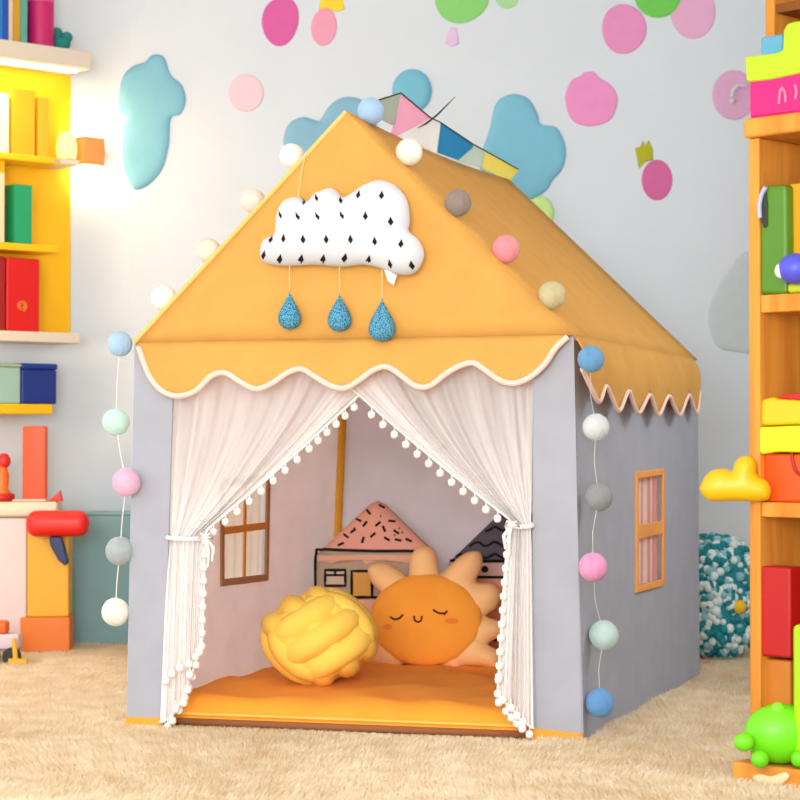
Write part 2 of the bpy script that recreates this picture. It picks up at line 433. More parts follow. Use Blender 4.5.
pf.patch(mb, circ(391, 628, 5, 3, 14), 2); pf.patch(mb, circ(455, 622, 7, 3, 14), 2)
mb.build('face', [cloth((255, 166, 62)), M_line, cloth((246, 135, 60))], sun)
# house cushions
def house(name, label, outl, pl, nn, roof, mats, extra, cat='cushion'):
    pf = Puffy(dense(outl, 6), pl, nn, .04, .05, .8); pf.lift = .0032; mb = MB(); pf.body(mb, 12); extra(pf, mb)
    o = mb.build(name, mats); tag(o, label, cat); return o
nH = nrm(nf+A(0, 0, .12))
def ex1(pf, mb):
    pf.patch(mb, dense([(322, 550.5), (371, 504.5), (378, 501.8), (385, 504.5), (432, 550.5)], 8), 1, .003, 10)
    pf.patch(mb, dense([(320, 555.5), (431, 555.5), (431, 561), (413, 564), (394, 561), (382, 561), (370, 565), (366, 561), (344, 561), (338, 564), (330, 563), (320, 561)], 4), 3, .0042, 4)
    pf.patch(mb, dense([(319, 600), (430, 600), (430, 652), (319, 652)], 8), 3, .003, 8)
    pf.stroke(mb, [(318, 600), (317.5, 575), (318, 553), (323, 550), (345, 551), (380, 552), (412, 552), (430, 553)], .0034, 2)
    pf.stroke(mb, [(318, 597), (345, 598), (375, 598), (428, 599)], .003, 2)
    pf.patch(mb, dense([(356, 572), (376, 572), (376, 597), (356, 597)], 4), 4, .004, 3)
    pf.stroke(mb, dense([(356, 572), (376, 572), (376, 598), (356, 598)], 3), .0034, 2, True, 1)
    pf.patch(mb, dense([(329, 571), (350, 571), (350, 587), (329, 587)], 4), 5, .004, 3)
    pf.stroke(mb, dense([(329.5, 571), (349.5, 571), (349.5, 586.5), (329.5, 586.5)], 3), .0034, 2, True, 1)
    pf.stroke(mb, [(330, 576), (349, 576)], .0028, 2); pf.stroke(mb, [(339.5, 571), (339.5, 576)], .0028, 2)
    for (x, y, a) in ((369, 525, -.9), (382, 525, -.7), (350, 537, .6), (367, 541, -1.3), (377, 536, -.7), (395, 522, .1), (384, 507, .5), (362, 521, .4), (402, 541, .2), (412, 541, .4), (391, 540, .5), (357, 532, -.6), (345, 545, -.4), (400, 533, .6), (372, 513, .8), (388, 530, 1.2)):
        pf.stroke(mb, [(x-3.2*math.cos(a), y-3.2*math.sin(a)), (x+3.2*math.cos(a), y+3.2*math.sin(a))], .0028, 2, False, 2)
    for (x, y) in ((358, 529), (402, 529), (398, 536), (405, 533), (384, 517)): pf.stroke(mb, [(x, y), (x+.8, y+.6)], .0026, 2, False, 2)
M_ink = mat('black_print', (28, 24, 24), .85)
house('house_cushion', 'house cushion with pink sprinkled roof leaning in the tent corner', [(316, 556), (322, 550), (371, 504), (378, 501), (385, 504), (433, 550), (435, 600), (435, 655), (316, 655)], at(376, 600, 6.30), nH, None,
      [cloth((188, 165, 142)), cloth((242, 175, 155)), M_ink, cloth((235, 180, 150)), cloth((222, 165, 85)), cloth((215, 190, 170))], ex1)
def ex2(pf, mb):
    pf.patch(mb, dense([(451, 561), (511.5, 504), (520.5, 504), (584, 561)], 8), 1, .003, 10)
    for y0 in (530, 545, 557):
        pf.stroke(mb, [(x, y0+2.2*math.sin(x*.35)) for x in range(488 if y0 == 530 else (472 if y0 == 545 else 458), 552, 5)], .003, 2)
    pf.stroke(mb, [(452, 561), (480, 562), (520, 562), (582, 562)], .0035, 2)
    pf.stroke(mb, [(455, 578), (520, 578), (580, 578)], .003, 2)
    pf.patch(mb, dense([(455, 580), (582, 580), (582, 650), (455, 650)], 8), 3, .003, 8)
    for (x, y) in ((486, 589), (494, 588), (490, 612), (497, 640), (476, 590)): pf.stroke(mb, [(x-3, y), (x+3, y+.5)], .0026, 2, False, 2)
    pf.patch(mb, circ(488, 570, 3.5, 3.5, 12), 2)
house('house_cushion', 'house cushion with grey wavy roof half hidden behind the right curtain', [(449, 563), (511, 503), (521, 503), (585, 563), (585, 655), (449, 655)], at(500, 600, 6.27), nH, None,
      [cloth((225, 190, 180)), cloth((98, 92, 108)), M_ink, cloth((240, 170, 135))], ex2)
# ------------------------------------------------------------------ curtains
M_sheer = mat('sheer_voile', (255, 253, 252), .9, .02, 40, trans=.28, alpha=.48)
M_hem = cloth((255, 250, 246), trans=.2); M_pom = cloth((255, 248, 240))
pm = MB().sphere((0, 0, 0), .0096, 12, 8, noise=.25); pm.tube([(0, 0, .006), (0, 0, .022)], .0015, 5)
pom0 = None
def curtain(name, label, top, tie, bot, p_side, phase, poff, pom_px):
    global pom0
    NS, NT = 120, 110; G = []; gat = []
    for i in range(NT+1):
        t = i/NT; row = []
        for j in range(NS+1):
            s = j/NS
            if t < .55:
                u = t/.55; a = top(s); b = tie(s); p = 1+p_side*(1-s)**1.0*s**.25*1.3
                x = lerp(a[0], b[0], u**p); y = lerp(a[1], b[1], u)
                y += 8*math.sin(math.pi*u)*s*(1-.6*s)
                amp = lerp(.012, .013, u); g = u**3
                if s > .9: amp *= .5
            else:
                u = (t-.55)/.45; a = tie(s); b = bot(s); k = u**.7
                x = lerp(a[0], b[0], k); y = lerp(a[1], b[1], u); amp = .010; g = 1-.25*u
            off = lerp(-.035, .022, t)+amp*math.sin(2*math.pi*(7*s+.35*math.sin(5*s+3*t+phase))+phase)*(.7+.3*math.sin(11*s+phase))+.0025*math.sin(2*math.pi*17*s+6*t)
            row.append(fp(x, y, off+poff)); gat.append(min(1, max(0, .85*g+(.45*min(1, (s-.72)/.12) if s > .72 else 0)+(.25 if s < .1 else 0)+.2*(math.sin(2*math.pi*(5*s+.4*math.sin(4*s+2*t))+1)*.5+.5)**2)))
        G.append(row)
    root = thing(name, label, 'curtain', tuple(G[-1][NS//2]))
    mb = MB(); mb.grid(G); o = mb.build('cloth_panel', M_sheer, root)
    a_ = o.data.attributes.new('gather', 'FLOAT', 'POINT'); a_.data.foreach_set('value', gat)
    edge = [G[i][NS] for i in range(NT+1)]; foot = G[-1]
    mb = MB(); mb.tube([A(p)+nf*.002 for p in edge], .0035, 6); mb.tube([A(p)+nf*.002 for p in foot[::2]], .0035, 6)
    mb.build('hem', M_hem, root)
    def along(path, step, skip=0):
        d = 0; out = []
        for a, b in zip(path, path[1:]):
            d += np.linalg.norm(np.asarray(b)-a)
            if d >= step: d = 0; out.append(b)
        return out
    spots = [A(p)+nf*.006-A(0, 0, .02) for p in along(edge[8:], .03)]+[A(p)+nf*.01-A(0, 0, .018) for p in along(foot[::6], .03)]
    spots += [fp(x, y, .045) for x, y in pom_px]
    for q in spots:
        if pom0 is None:
            pom0 = pm.build('pompom', M_pom, root, loc=(0, 0, 0)); pom0.location = A(q)-A(*root['_w'])
        else: copychild(pom0, root, q)
    # tie band
    tb = [tie(s) for s in np.linspace(0, 1, 9)]
    x0, x1, yt = tb[0][0], tb[-1][0], tb[4][1]
    mb = MB(); cx, rx = (x0+x1)/2, abs(x1-x0)/2*1.15
    offt = lerp(-.035, .022, .55)+poff
    loop = [fp(cx+rx*math.cos(a), yt+2*math.sin(a), offt+.019*math.sin(a)) for a in np.linspace(0, 2*math.pi, 24, endpoint=False)]
    mb.tube(loop, .006, 8, 0, True)
    kx = cx+p_dir[name_i]*rx*.8
    mb.sphere(fp(kx, yt, offt+.022), .009, 10, 8)
    for dx, dy in ((8, 24), (3, 30)):
        mb.tube([fp(kx, yt, offt+.022), fp(kx+p_dir[name_i]*dx, yt+dy*.45, offt+.026), fp(kx+p_dir[name_i]*dx*.8, yt+dy, offt+.02)], [.004, .005, .003], 6)
    for sg in (-1, 1):
        mb.tube([fp(kx, yt, offt+.022), fp(kx+sg*5, yt-4, offt+.03), fp(kx+sg*7, yt+1, offt+.03), fp(kx, yt, offt+.024)], .0035, 6)
    mb.build('tieback', M_hem, root)
    return root
p_dir = [1, -1]; name_i = 0
curtain('sheer_curtain', 'white sheer pompom curtain tied back at the left of the tent opening',
        lambda s: (172+s*(388-172), 362+6*s), lambda s: (170+37*s, 544-14*s),
        lambda s: (160+lerp(0, 43, s**.8), 722-lerp(0, 84, s**1.6)), .9, .3, 0, [(196, 657), (189, 664), (180, 668), (172, 674), (166, 681), (188, 690), (184, 703), (176, 709), (190, 675)])
name_i = 1
curtain('sheer_curtain', 'white sheer pompom curtain tied back at the right of the tent opening',
        lambda s: (534-s*(534-338), 352+24*s), lambda s: (531-20*s, 530-10*s),
        lambda s: (534-lerp(0, 36, s), 728-lerp(0, 36, s**1.3)), .9, 1.7, .012, [(503, 700), (511, 708), (517, 716), (523, 722), (499, 677)])
# ------------------------------------------------------------------ hanging cloud and drops
cl = [(264, 262), (261, 250), (265, 239), (275, 234), (277, 216), (284, 201), (297, 197), (308, 201), (316, 193), (332, 188), (343, 197), (352, 193), (366, 184), (381, 180), (396, 186), (407, 200), (410, 220), (409, 231), (419, 240), (424, 253), (421, 266), (413, 274), (400, 275), (385, 270), (365, 265), (342, 267), (316, 265), (285, 266)]
cloud = thing('cloud_cushion', 'white cloud cushion with black drop print hung on the yellow gable', 'cushion', fp(342, 268, .06))
pf = Puffy(spline(cl, 4), fp(342, 230, .045), nf, .055, .075, .55); mb = MB(); pf.body(mb, 16)
for (x, y) in [(285, 216), (304, 218), (324, 218), (348, 217), (372, 218), (396, 223), (321, 199), (344, 201), (363, 196), (387, 197), (306, 202), (275, 240), (290, 240), (310, 241), (333, 241), (357, 241), (381, 243), (406, 245), (268, 256), (284, 260), (305, 260), (327, 260), (349, 259), (372, 261), (394, 265), (415, 266)]:
    sk = -.5 if y < 222 and x < 360 else (.5 if y > 255 and x < 380 else 0)
    pf.patch(mb, [(x-sk*4+0, y+4.6), (x-2.5-sk*2, y+1), (x-1+sk*2, y-2.2), (x+sk*5, y-4.6), (x+1+sk*3, y-2), (x+2.5, y+1)], 1, .0015, 2)
mb.build('cushion_body', [cloth((212, 216, 222)), M_ink], cloud)
mb = MB(); mb.prism([fp(384, 269, .05), fp(397, 275, .05), fp(394, 286, .05), fp(388, 281, .05)], nf*.002); mb.build('care_tag', cloth((250, 240, 236)), cloud)
M_str = mat('thread', (235, 205, 150), .8)
mb = MB(); mb.tube([fp(306, 152, .012), fp(301, 175, .02), fp(298, 198, .045)], .0015, 6); mb.build('thread', M_str, cloud)
M_drop = mat('blue_knit', (110, 185, 215), .8, 0, 330, bump=.8, bscale=330, c2=(40, 112, 152), kind='voronoi')
for (x, y0, y1, w, ytop, lab) in ((289.5, 291, 330, 11.5, 266, 'blue knitted raindrop hanging left under the cloud cushion'), (339.5, 293, 332, 12, 266, 'blue knitted raindrop hanging under the middle of the cloud cushion'), (382, 298, 342, 13.5, 266, 'blue knitted raindrop hanging right under the cloud cushion, largest of three')):
    a, b = fp(x, y0, .045), fp(x, y1, .045); hgt = a[2]-b[2]; r = w/2*2/ (F/a[1])
    root = thing('raindrop', lab, 'raindrop', b, 'raindrops under the cloud cushion')
    prof = [(1e-4, 0)]
    for k in range(1, 22):
        t = k/21; rr = r*math.sin(math.pi*min(1, t**.62))**1.0*(1 if t < .45 else 1)
        rr = r*math.sin(math.pi*t**.58)**(1.0 if t < .33 else 1.25); prof.append((max(rr, 1e-4), t*hgt))
    prof[-1] = (1e-4, hgt)
    MB().lathe(b, [(q, z) for q, z in prof], 26).build('drop_body', M_drop, root)
    MB().tube([a, fp(x, (ytop+y0)/2, .05), fp(x, ytop, .05)], .0012, 5).build('thread', M_str, root)
# ------------------------------------------------------------------ cotton ball garlands
nR = nrm(np.cross(apB-apF, eFR-apF)); nR = nR if nR[2] > 0 else -nR
def slp(px, py, off): return onp(px, py, apF+nR*off, nR)
M_balls = {}
def ballmat(c):
    if c not in M_balls: M_balls[c] = mat('cotton_ball', c, .9, .05, 60, bump=.3, bscale=120, sheen=.2, trans=.15)
    return M_balls[c]
def cball(px, rp, col, root, pos):
    r = rp*pos[1]/F
    mb = MB().sphere(pos, r, 28, 18); 
    tw = nrm(A(random.random()-.5, -.4, random.random()-.5))
    u = nrm(np.cross(tw, A(0.1, .2, 1))); w = np.cross(tw, u)
    for k in range(3):
        ax_ = nrm(u+.5*k*w-.3*tw); q1 = nrm(np.cross(ax_, A(.3, .9, .2))); q2 = np.cross(ax_, q1)
        mb.tube([pos+(math.cos(a)*q1+math.sin(a)*q2)*r for a in np.linspace(0, 2*math.pi, 30, endpoint=False)], r*.03, 5, 0, True)
    return mb.build('cotton_ball', ballmat(col), root)
def garland(label, spec, extra, cr=.0014, tuck=None):
    ps = [A(s[3]) for s in spec]
    root = thing('ball_garland', label, 'garland', tuple(ps[-1]-A(0, 0, .03)))
    for (px, rp, col, pos) in spec: cball(px, rp, col, root, A(pos))
    mb = MB()
    for k_, (a, b) in enumerate(zip(ps, ps[1:])):
        if k_ < (5 if cr < .001 else 4):
            d = tuck*.03; mb.tube([a, a+d, b+d, b] if k_ < 4 else [a, a+d, eFR-nR*.02-nf*.01, sp(586, 348, -.012), b], cr, 6)
        else: mb.tube([a, (a+b)/2-A(0, 0, .004)+extra if cr > .001 else (a+b)/2-ns*.008, b], cr, 6)
    mb.build('cord', mat('cord', (235, 232, 228), .8), root)
def lf(x, y): return fp(x, y, .0)+vs*.02
WH = (250, 248, 238)
garland('cotton ball garland down the left roof edge and left wall of the tent', [
    ((292, 156), 12.5, WH, fp(292, 156, -.02)), ((253, 201), 12.5, (248, 222, 210), fp(253, 201, -.02)), ((209, 251), 12.5, (235, 228, 212), fp(209, 251, -.02)), ((164, 298), 13, WH, fp(164, 298, -.02)),
    ((120, 344), 12.5, (175, 208, 235), fp(120, 344, -.0)), ((116, 422), 13.5, (205, 238, 226), fp(116, 422, -.01)), ((126.5, 482), 14, (238, 190, 218), fp(126.5, 482, .035)), ((120, 551), 14.5, (176, 188, 190), fp(120, 551, .0)), ((115.5, 612), 14, (245, 245, 232), fp(115.5, 612, .0))], nf*.006, .0014, nrm(vf-A(0, 0, 1)+vs*1.5)*1.4)
rr_ = .0305
garland('cotton ball garland down the right roof edge and right wall of the tent', [
    ((371, 111), 13.5, (170, 205, 238), slp(371, 111, rr_*.8)), ((409, 152), 13.5, WH, slp(409, 152, rr_)), ((458, 203), 13.5, (150, 135, 125), slp(458, 203, rr_)), ((506, 249), 14, (236, 150, 160), slp(506, 249, rr_)), ((552, 295), 14, (205, 195, 150), slp(552, 295, rr_)),
    ((591, 359), 13.5, (105, 160, 205), sp(591, 359, .05)), ((596, 427), 13.5, (215, 222, 222), sp(596, 427, .034)), ((599, 497), 14, (150, 152, 155), sp(599, 497, .034)), ((593, 567), 14.5, (236, 160, 205), sp(593, 567, .034)), ((604, 635), 14.5, (190, 218, 215), sp(604, 635, .034)), ((600, 703), 14.5, (100, 155, 210), sp(600, 703, .034))], ns*.004, .0006, -nR)
# ------------------------------------------------------------------ bunting along the ridge
nRg = nrm(A(vs[1], -vs[0], 0))
def rp(px, py, off=0): return onp(px, py, apF+nRg*off-nRg*0, nRg)
bun = thing('bunting', 'bunting of coloured pennants along the ridge of the yellow roof', 'bunting', tuple(lerp(apF, apB, .5)))
fl = [([(375, 101), (400, 93), (394, 126), (378, 118)], (205, 215, 205)), ([(402, 93.5), (431, 118), (393, 138), (391, 133)], (252, 205, 228)),
      ([(431, 119), (440, 122), (437, 154), (411, 141), (396, 139)], (248, 249, 250)), ([(440.5, 122), (473, 144), (472, 148), (458, 160), (436, 152)], (70, 175, 220)),
      ([(474, 145), (484, 151), (482, 168), (457, 161)], (222, 236, 230)), ([(484, 150), (517, 168), (518, 171), (509, 181), (481, 168)], (255, 244, 150))]
for pts, c in fl:
    q = [rp(x, y, 0) for x, y in pts]; mb = MB(); mb.prism([p-nRg*.001 for p in q], nRg*.003); mb.build('pennant', cloth(c, trans=.55), bun, smooth=False)
mb = MB(); mb.tube([rp(375, 101, .004), rp(401, 93, .004), rp(431, 118, .004), rp(440, 122, .004), rp(473, 144, .004), rp(484, 150, .004), rp(518, 169, .004)], .002, 6)
mb.tube([rp(x, y, .006) for x, y in ((418, 128), (427, 123), (437, 115), (446, 106), (455, 97))], [.001, .003, .003, .002, .001], 6)
mb.build('cord', mat('dark_cord', (70, 62, 50), .8), bun)
# ------------------------------------------------------------------ wall stickers
def sticker(name, label, px, col, th=.004, group='stickers on the back wall', leaf=None, cat='sticker', D=None, extra=None):
    n = A(0, -1, 0); p0 = A(0, YW+.0005, 0)
    pf = Puffy(px, p0, n, th, D or th*1.2, 0); mb = MB(); pf.body(mb, 8)
    o = mb.build(name, paper(col)); tag(o, label, cat, group)
    o['_w'] = list(o.location)
    if leaf:
        pf = Puffy(leaf[0], p0-A(0, .001, 0), n, th, th*1.2, 0); mb = MB(); pf.body(mb, 5); l = mb.build(leaf[2], paper(leaf[1]), o); l['label'] = leaf[3]
    if extra: extra(o, pf)
    return o
sticker('dot_sticker', 'magenta oval sticker high on the wall, above left of the tent', circ(280.5, 21, 18.5, 25, 28, .15, .03), (214, 98, 168))
sticker('balloon_sticker', 'pink oval sticker topped by a small yellow crown', circ(324, 27, 13, 19, 24, .1), (236, 160, 190), leaf=([(320, -6), (320, 4), (319, 10), (326, 8), (333, 11), (339, 12), (345, 9), (343, 2), (346, -6)], (250, 215, 60), 'crown', 'yellow crown'))
sticker('dot_sticker', 'pale pink faded round sticker left of the roof peak', circ(246, 93, 18, 19, 24), (232, 205, 218))
sticker('balloon_sticker', 'green round sticker at the top edge with small lilac tip below', circ(461, 1, 27, 22, 30, 0, .04), (140, 214, 125), leaf=([(451, 27), (457, 28), (459, 44), (452, 47), (445, 43), (448, 33)], (228, 195, 232), 'tip', 'lilac tip'))
sticker('dot_sticker', 'pale green sticker sliver at the top edge beside the green one', circ(507, -3, 12, 12, 24), (170, 222, 165))
sticker('dot_sticker', 'pink round sticker touching the bright green one at the top right', circ(624, 29, 22.5, 25, 30, 0, .02), (230, 150, 200))
sticker('dot_sticker', 'bright green round sticker at the top edge between two pink ones', circ(658, -4, 23.5, 22, 30), (112, 205, 90), th=.006)
sticker('dot_sticker', 'light pink round sticker at the top right near the bookcase', circ(693, 12, 22.5, 27, 30), (230, 175, 212))
sticker('apple_sticker', 'pink apple-shaped sticker to the right of the big blue cloud', spline([(565, 98), (571, 81), (580, 76), (585, 72), (594, 72), (600, 78), (612, 86), (618, 100), (612, 118), (600, 125), (585, 126), (571, 119)], 4), (236, 150, 205))
def hook(o, pf):
    mb = MB(); n = A(0, -1, 0)
    mb.sphere(at(732, 101, YW-.012), .012, 14, 8); mb.tube([at(732, 97, YW-.014), at(733, 90, YW-.02), at(738, 85, YW-.02), at(746, 86, YW-.014)], .007, 8)
    h_ = mb.build('hook', plastic((225, 220, 228)), o); h_['label'] = 'pale plastic hook'
sticker('dot_sticker', 'lilac round sticker with a pale hook beside the bookcase', circ(734, 95, 22, 25, 30), (220, 170, 208), extra=hook)
sticker('radish_sticker', 'deep pink radish sticker with an olive leaf on top', circ(657, 180, 15.5, 20.5, 28), (210, 105, 160), leaf=([(635, 148), (640, 147), (643, 140), (645, 146), (649, 140), (653, 150), (653, 160), (645, 162), (639, 169)], (178, 178, 40), 'leaf', 'olive green leaf'))
sticker('cloud_decoration', 'blue puffy cloud on the wall beside the lit bookshelf', spline([(118, 100), (122, 78), (133, 66), (145, 62), (152, 55), (164, 57), (171, 75), (182, 85), (186, 100), (181, 114), (171, 119), (169, 145), (163, 168), (150, 184), (136, 190), (129, 182), (122, 160), (123, 130), (126, 117), (120, 114)], 5), (128, 190, 212), .014, 'clouds on the back wall', cat='wall decoration', D=.03)
sticker('cloud_decoration', 'blue round puff on the wall above the pink pennant', circ(412, 91, 20, 22, 30), (118, 190, 215), .02, 'clouds on the back wall', cat='wall decoration', D=.025)
sticker('cloud_decoration', 'blue cloud behind the left slope of the roof peak', spline([(288, 150), (285, 132), (292, 121), (305, 117), (318, 122), (330, 105), (345, 97), (362, 100), (374, 112), (376, 160), (330, 165)], 5), (135, 185, 212), .018, 'clouds on the back wall', cat='wall decoration', D=.025)
sticker('cloud_decoration', 'large blue cloud on the wall behind the right roof slope', spline([(490, 128), (496, 103), (512, 94), (529, 99), (538, 115), (541, 124), (557, 128), (566, 148), (563, 168), (553, 180), (545, 192), (525, 200), (500, 190), (478, 165), (484, 145)], 5), (125, 192, 218), .014, 'clouds on the back wall', cat='wall decoration', D=.03)
sticker('cloud_decoration', 'faded grey-blue cloud on the wall, cut off by the bookcase', spline([(708, 318), (714, 292), (728, 270), (745, 252), (770, 262), (775, 320), (768, 352), (735, 352), (716, 345)], 5), (196, 208, 214), .006, 'clouds on the back wall', cat='wall decoration', D=.03)
sticker('dot_sticker', 'lime green round sticker peeking over the right roof edge', circ(540, 213, 14, 17, 26), (205, 238, 150), .012)
# ------------------------------------------------------------------ furniture frames
class Frame:
    def __init__(s, O, e, b): s.O = A(O); s.O[2] = 0; s.e = e; s.b = b
    def P(s, x, i, z): return s.O+s.e*x+s.b*i+A(0, 0, z)
    def xz(s, px, py, i=0):
        q = onp(px, py, s.O+s.b*i, s.b); return float(np.dot(q-s.O, s.e)), float(q[2])
    def box(s, mb, x0, x1, i0, i1, z0, z1, mi=0): return mb.box(s.P(x0, i0, z0), s.e*(x1-x0), s.b*(i1-i0), (0, 0, z1-z0), mi)
    def B(s, name, m, par, x0, x1, i0, i1, z0, z1, bevel=.004): return s.box(MB(), x0, x1, i0, i1, z0, z1).build(name, m, par, bevel=bevel)
def book(fr, px0, px1, pytop, zb, depth, col, label, inset=.012, group='books on the lit bookshelf', pages=(240, 232, 215), tilt=0):
    x0, z1 = fr.xz(px0, pytop, inset); x1, _ = fr.xz(px1, pytop, inset)
    root = thing('book', label, 'book', tuple(fr.P((x0+x1)/2, inset+depth/2, zb)), group)
    t = min(.004, (x1-x0)*.12); mb = MB(); z0 = zb+.0005
    fr.box(mb, x0, x0+t, inset, inset+depth, z0, z1); fr.box(mb, x1-t, x1, inset, inset+depth, z0, z1); fr.box(mb, x0+t, x1-t, inset, inset+t, z0, z1)
    mb.build('cover', plastic(col, .5), root, bevel=.001)
    fr.B('pages', mat('paper', pages, .9, .04, 80), root, x0+t*1.05, x1-t*1.05, inset+t*1.1, inset+depth-.005, z0+.004, z1-.005, .0)
    return root
def boxthing(fr, name, label, cat, px0, px1, pytop, zb, depth, col, inset=.012, group=None, bevel=.006, lid=None, rough=.45):
    x0, z1 = fr.xz(px0, pytop, inset); x1, _ = fr.xz(px1, pytop, inset)
    root = thing(name, label, cat, tuple(fr.P((x0+x1)/2, inset+depth/2, zb)), group)
    zl = z1-(lid[1] if lid else 0)
    fr.B('box_body', plastic(col, rough), root, x0, x1, inset, inset+depth, zb+.0005, zl, bevel)
    if lid: fr.B('lid', plastic(lid[0], rough), root, x0-.003, x1+.003, inset-.003, inset+depth+.003, zl+.0002, z1, bevel)
    root['x'] = (x0, x1); root['z'] = (zb, z1); root['i'] = inset
    return root
# ------------------------------------------------------------------ left bookshelf (hung on the left wall)
M_white = mat('white_lacquer', (225, 215, 200), .5, .02, 6); M_ybd = mat('yellow_lacquer', (255, 196, 30), .5, .03, 6)
M_led = mat('led', (255, 235, 190), .5, 0, 5, emit=9)
dl = .15
OL = CORN-b_l*(dl+.003)-e_l*.22
# slide the origin so the shelf's right end is at pixel 78
frL = Frame(OL, e_l, b_l); x_e, _ = frL.xz(74, 300, 0); frL = Frame(OL+e_l*x_e, e_l, b_l)
_, zT0 = frL.xz(40, 63, 0); _, zT1 = frL.xz(40, 45, 0); _, zM1 = frL.xz(40, 156, 0); _, zS1 = frL.xz(30, 244, 0); _, zW1 = frL.xz(40, 332, 0); _, zB1 = frL.xz(30, 404, 0)
wl = -.75
bs = thing('bookshelf', 'lit yellow and white wall bookshelf full of books at the left', 'bookshelf', tuple(frL.P(wl/2, dl/2, zB1-.04)))
frL.B('top_board', M_white, bs, wl, .06, -.01, dl, zT0, zT1)
frL.B('back_panel', M_ybd, bs, wl, frL.xz(71, 220, dl-.012)[0], dl-.012, dl, zW1, zT0)
frL.B('shelf', M_ybd, bs, wl, -.05, 0, dl-.012, zM1-.022, zM1)
frL.B('shelf', M_ybd, bs, wl, -.06, .0, dl-.012, zS1-.024, zS1)
frL.B('shelf', M_white, bs, wl, .02, -.01, dl, zW1-.035, zW1)
xB, _ = frL.xz(53, 408, 0)
frL.B('shelf', M_ybd, bs, wl, xB, 0, dl, zB1-.034, zB1)
led = frL.B('led_strip', M_led, bs, wl+.02, .03, .03, .06, zT0-.008, zT0-.0005, .002); led['label'] = 'glowing warm LED strip'
x0, _ = frL.xz(10.5, 120, 0); frL.B('divider', M_ybd, bs, x0-.018, x0-.002, .03, dl-.013, zS1+.001, zM1-.023)
g1 = 'books on top of the lit bookshelf'
book(frL, -8, 3, -18, zT1, .11, (40, 130, 225), 'bright blue book leftmost on the top board', group=g1)
book(frL, 3.3, 8.6, -15, zT1, .11, (25, 85, 190), 'dark blue book second on the top board', group=g1)
book(frL, 9, 13, -10, zT1, .11, (240, 215, 190), 'slim cream book on the top board', group=g1)
book(frL, 13.4, 20.4, -12, zT1, .11, (215, 165, 35), 'mustard yellow book on the top board', group=g1)
book(frL, 20.8, 27.5, -12, zT1, .11, (95, 180, 170), 'sea green book on the top board beside the magenta tin', group=g1)
# magenta tin
xa, zt = frL.xz(28.5, 1, .05); xb, _ = frL.xz(55, 0, .05); r_ = (xb-xa)/2*.9; cc = frL.P((xa+xb)/2, .06, zT1)
tin = thing('canister', 'magenta canister on the top board of the bookshelf', 'canister', tuple(cc))
MB().lathe(cc, [(1e-4, .001), (r_*.96, .001), (r_, .006), (r_, zt-zT1), (1e-4, zt-zT1)], 32).build('canister_body', plastic((205, 15, 110)), tin, smooth=True, bevel=.001)
MB().lathe(cc, [(1e-4, zt-zT1+.0005), (r_*1.03, zt-zT1+.0005), (r_*1.03, zt-zT1+.018), (r_*.97, zt-zT1+.022), (1e-4, zt-zT1+.022)], 32).build('lid', plastic((235, 90, 165)), tin, bevel=.001)
# teal toy
xt, zt = frL.xz(62, 40, .05); cc = frL.P(xt-.005, .05, zT1); mb = MB()
mb.sphere(cc+A(0, 0, .026), (.034, .03, .026), 18, 12); mb.sphere(cc+A(-.012, 0, .055), (.02, .02, .026), 16, 10); mb.sphere(cc+A(.02, -.005, .045), (.022, .02, .02), 16, 10)
tag(mb.build('plush_toy', cloth((40, 130, 125))), 'small teal lumpy toy on the end of the top board', 'toy')
# middle compartment
book(frL, -6, 9, 92, zM1, .1, (255, 245, 220), 'cream white book by the LED on the upper lit shelf')
book(frL, 12, 35, 88, zM1, .1, (250, 180, 25), 'thick yellow book on the upper lit shelf')
book(frL, 38.5, 49, 97, zM1, .1, (252, 188, 40), 'slim yellow book on the upper lit shelf')
book(frL, -8, 4.5, 172, zS1, .1, (250, 225, 190), 'pale cream book on the shelf below the yellow books')
book(frL, 15, 32, 184, zS1, .1, (20, 165, 110), 'green book standing below the yellow books', pages=(150, 235, 190))
def swirl(fr, root, cx, cy, rp_, inset, col):
    q = []
    for k in range(40):
        a = k/39*4.4*math.pi; r = rp_*(.25+.75*k/39)
        x, z = fr.xz(cx+r*math.cos(a)*.9, cy+r*math.sin(a), inset-.001); q.append(fr.P(x, inset-.001, z))
    MB().tube(q, .0028, 6).build('emblem', plastic(col), root)
rb = boxthing(frL, 'storage_box', 'red box with golden swirl emblem on the white shelf', 'box', 7, 40, 257, zW1, .1, (225, 8, 6)); swirl(frL, rb, 22, 306, 5.5, .012, (235, 130, 50))
rb = boxthing(frL, 'storage_box', 'dark red box left of the swirl box on the white shelf', 'box', -14, 6, 255, zW1, .1, (165, 18, 14))
boxthing(frL, 'storage_box', 'pale mint box on the lowest orange shelf', 'box', -10, 21, 363, zB1, .1, (165, 205, 195), lid=((175, 200, 170), .012))
boxthing(frL, 'storage_box', 'navy blue box on the lowest orange shelf', 'box', 22, 57, 363, zB1, .11, (15, 50, 140), lid=((18, 55, 150), .02))
# wall lamp (up/down light) and egg lamp on its ledge
frA = Frame(CORN, e_l, b_l)
lx, lz = frA.xz(91, 160, -.05)
Lp = thing('wall_lamp', 'orange wall lamp glowing up and down at the end of the bookshelf', 'lamp', tuple(frA.P(lx, -.03, lz-.02)))
x0, z0 = frA.xz(81, 164, -.07); x1, z1 = frA.xz(104, 138, -.07)
LZ = (z1+.02, z0-.02)
frA.B('lamp_body', mat('amber_lamp', (240, 165, 95), .5, .02, 5), Lp, x0, x1, -.08, -.004, z0, z1, .008)
frA.B('lamp_diffuser', mat('warm_glow', (255, 225, 170), .5, 0, 5, emit=14), Lp, x0+.012, x1-.012, -.07, -.014, z1+.0005, z1+.006, .002)
frA.B('lamp_diffuser', bpy.data.materials['warm_glow'], Lp, x0+.012, x1-.012, -.07, -.014, z0-.006, z0-.0005, .002)
xe, ze = frL.xz(69, 157, .06)
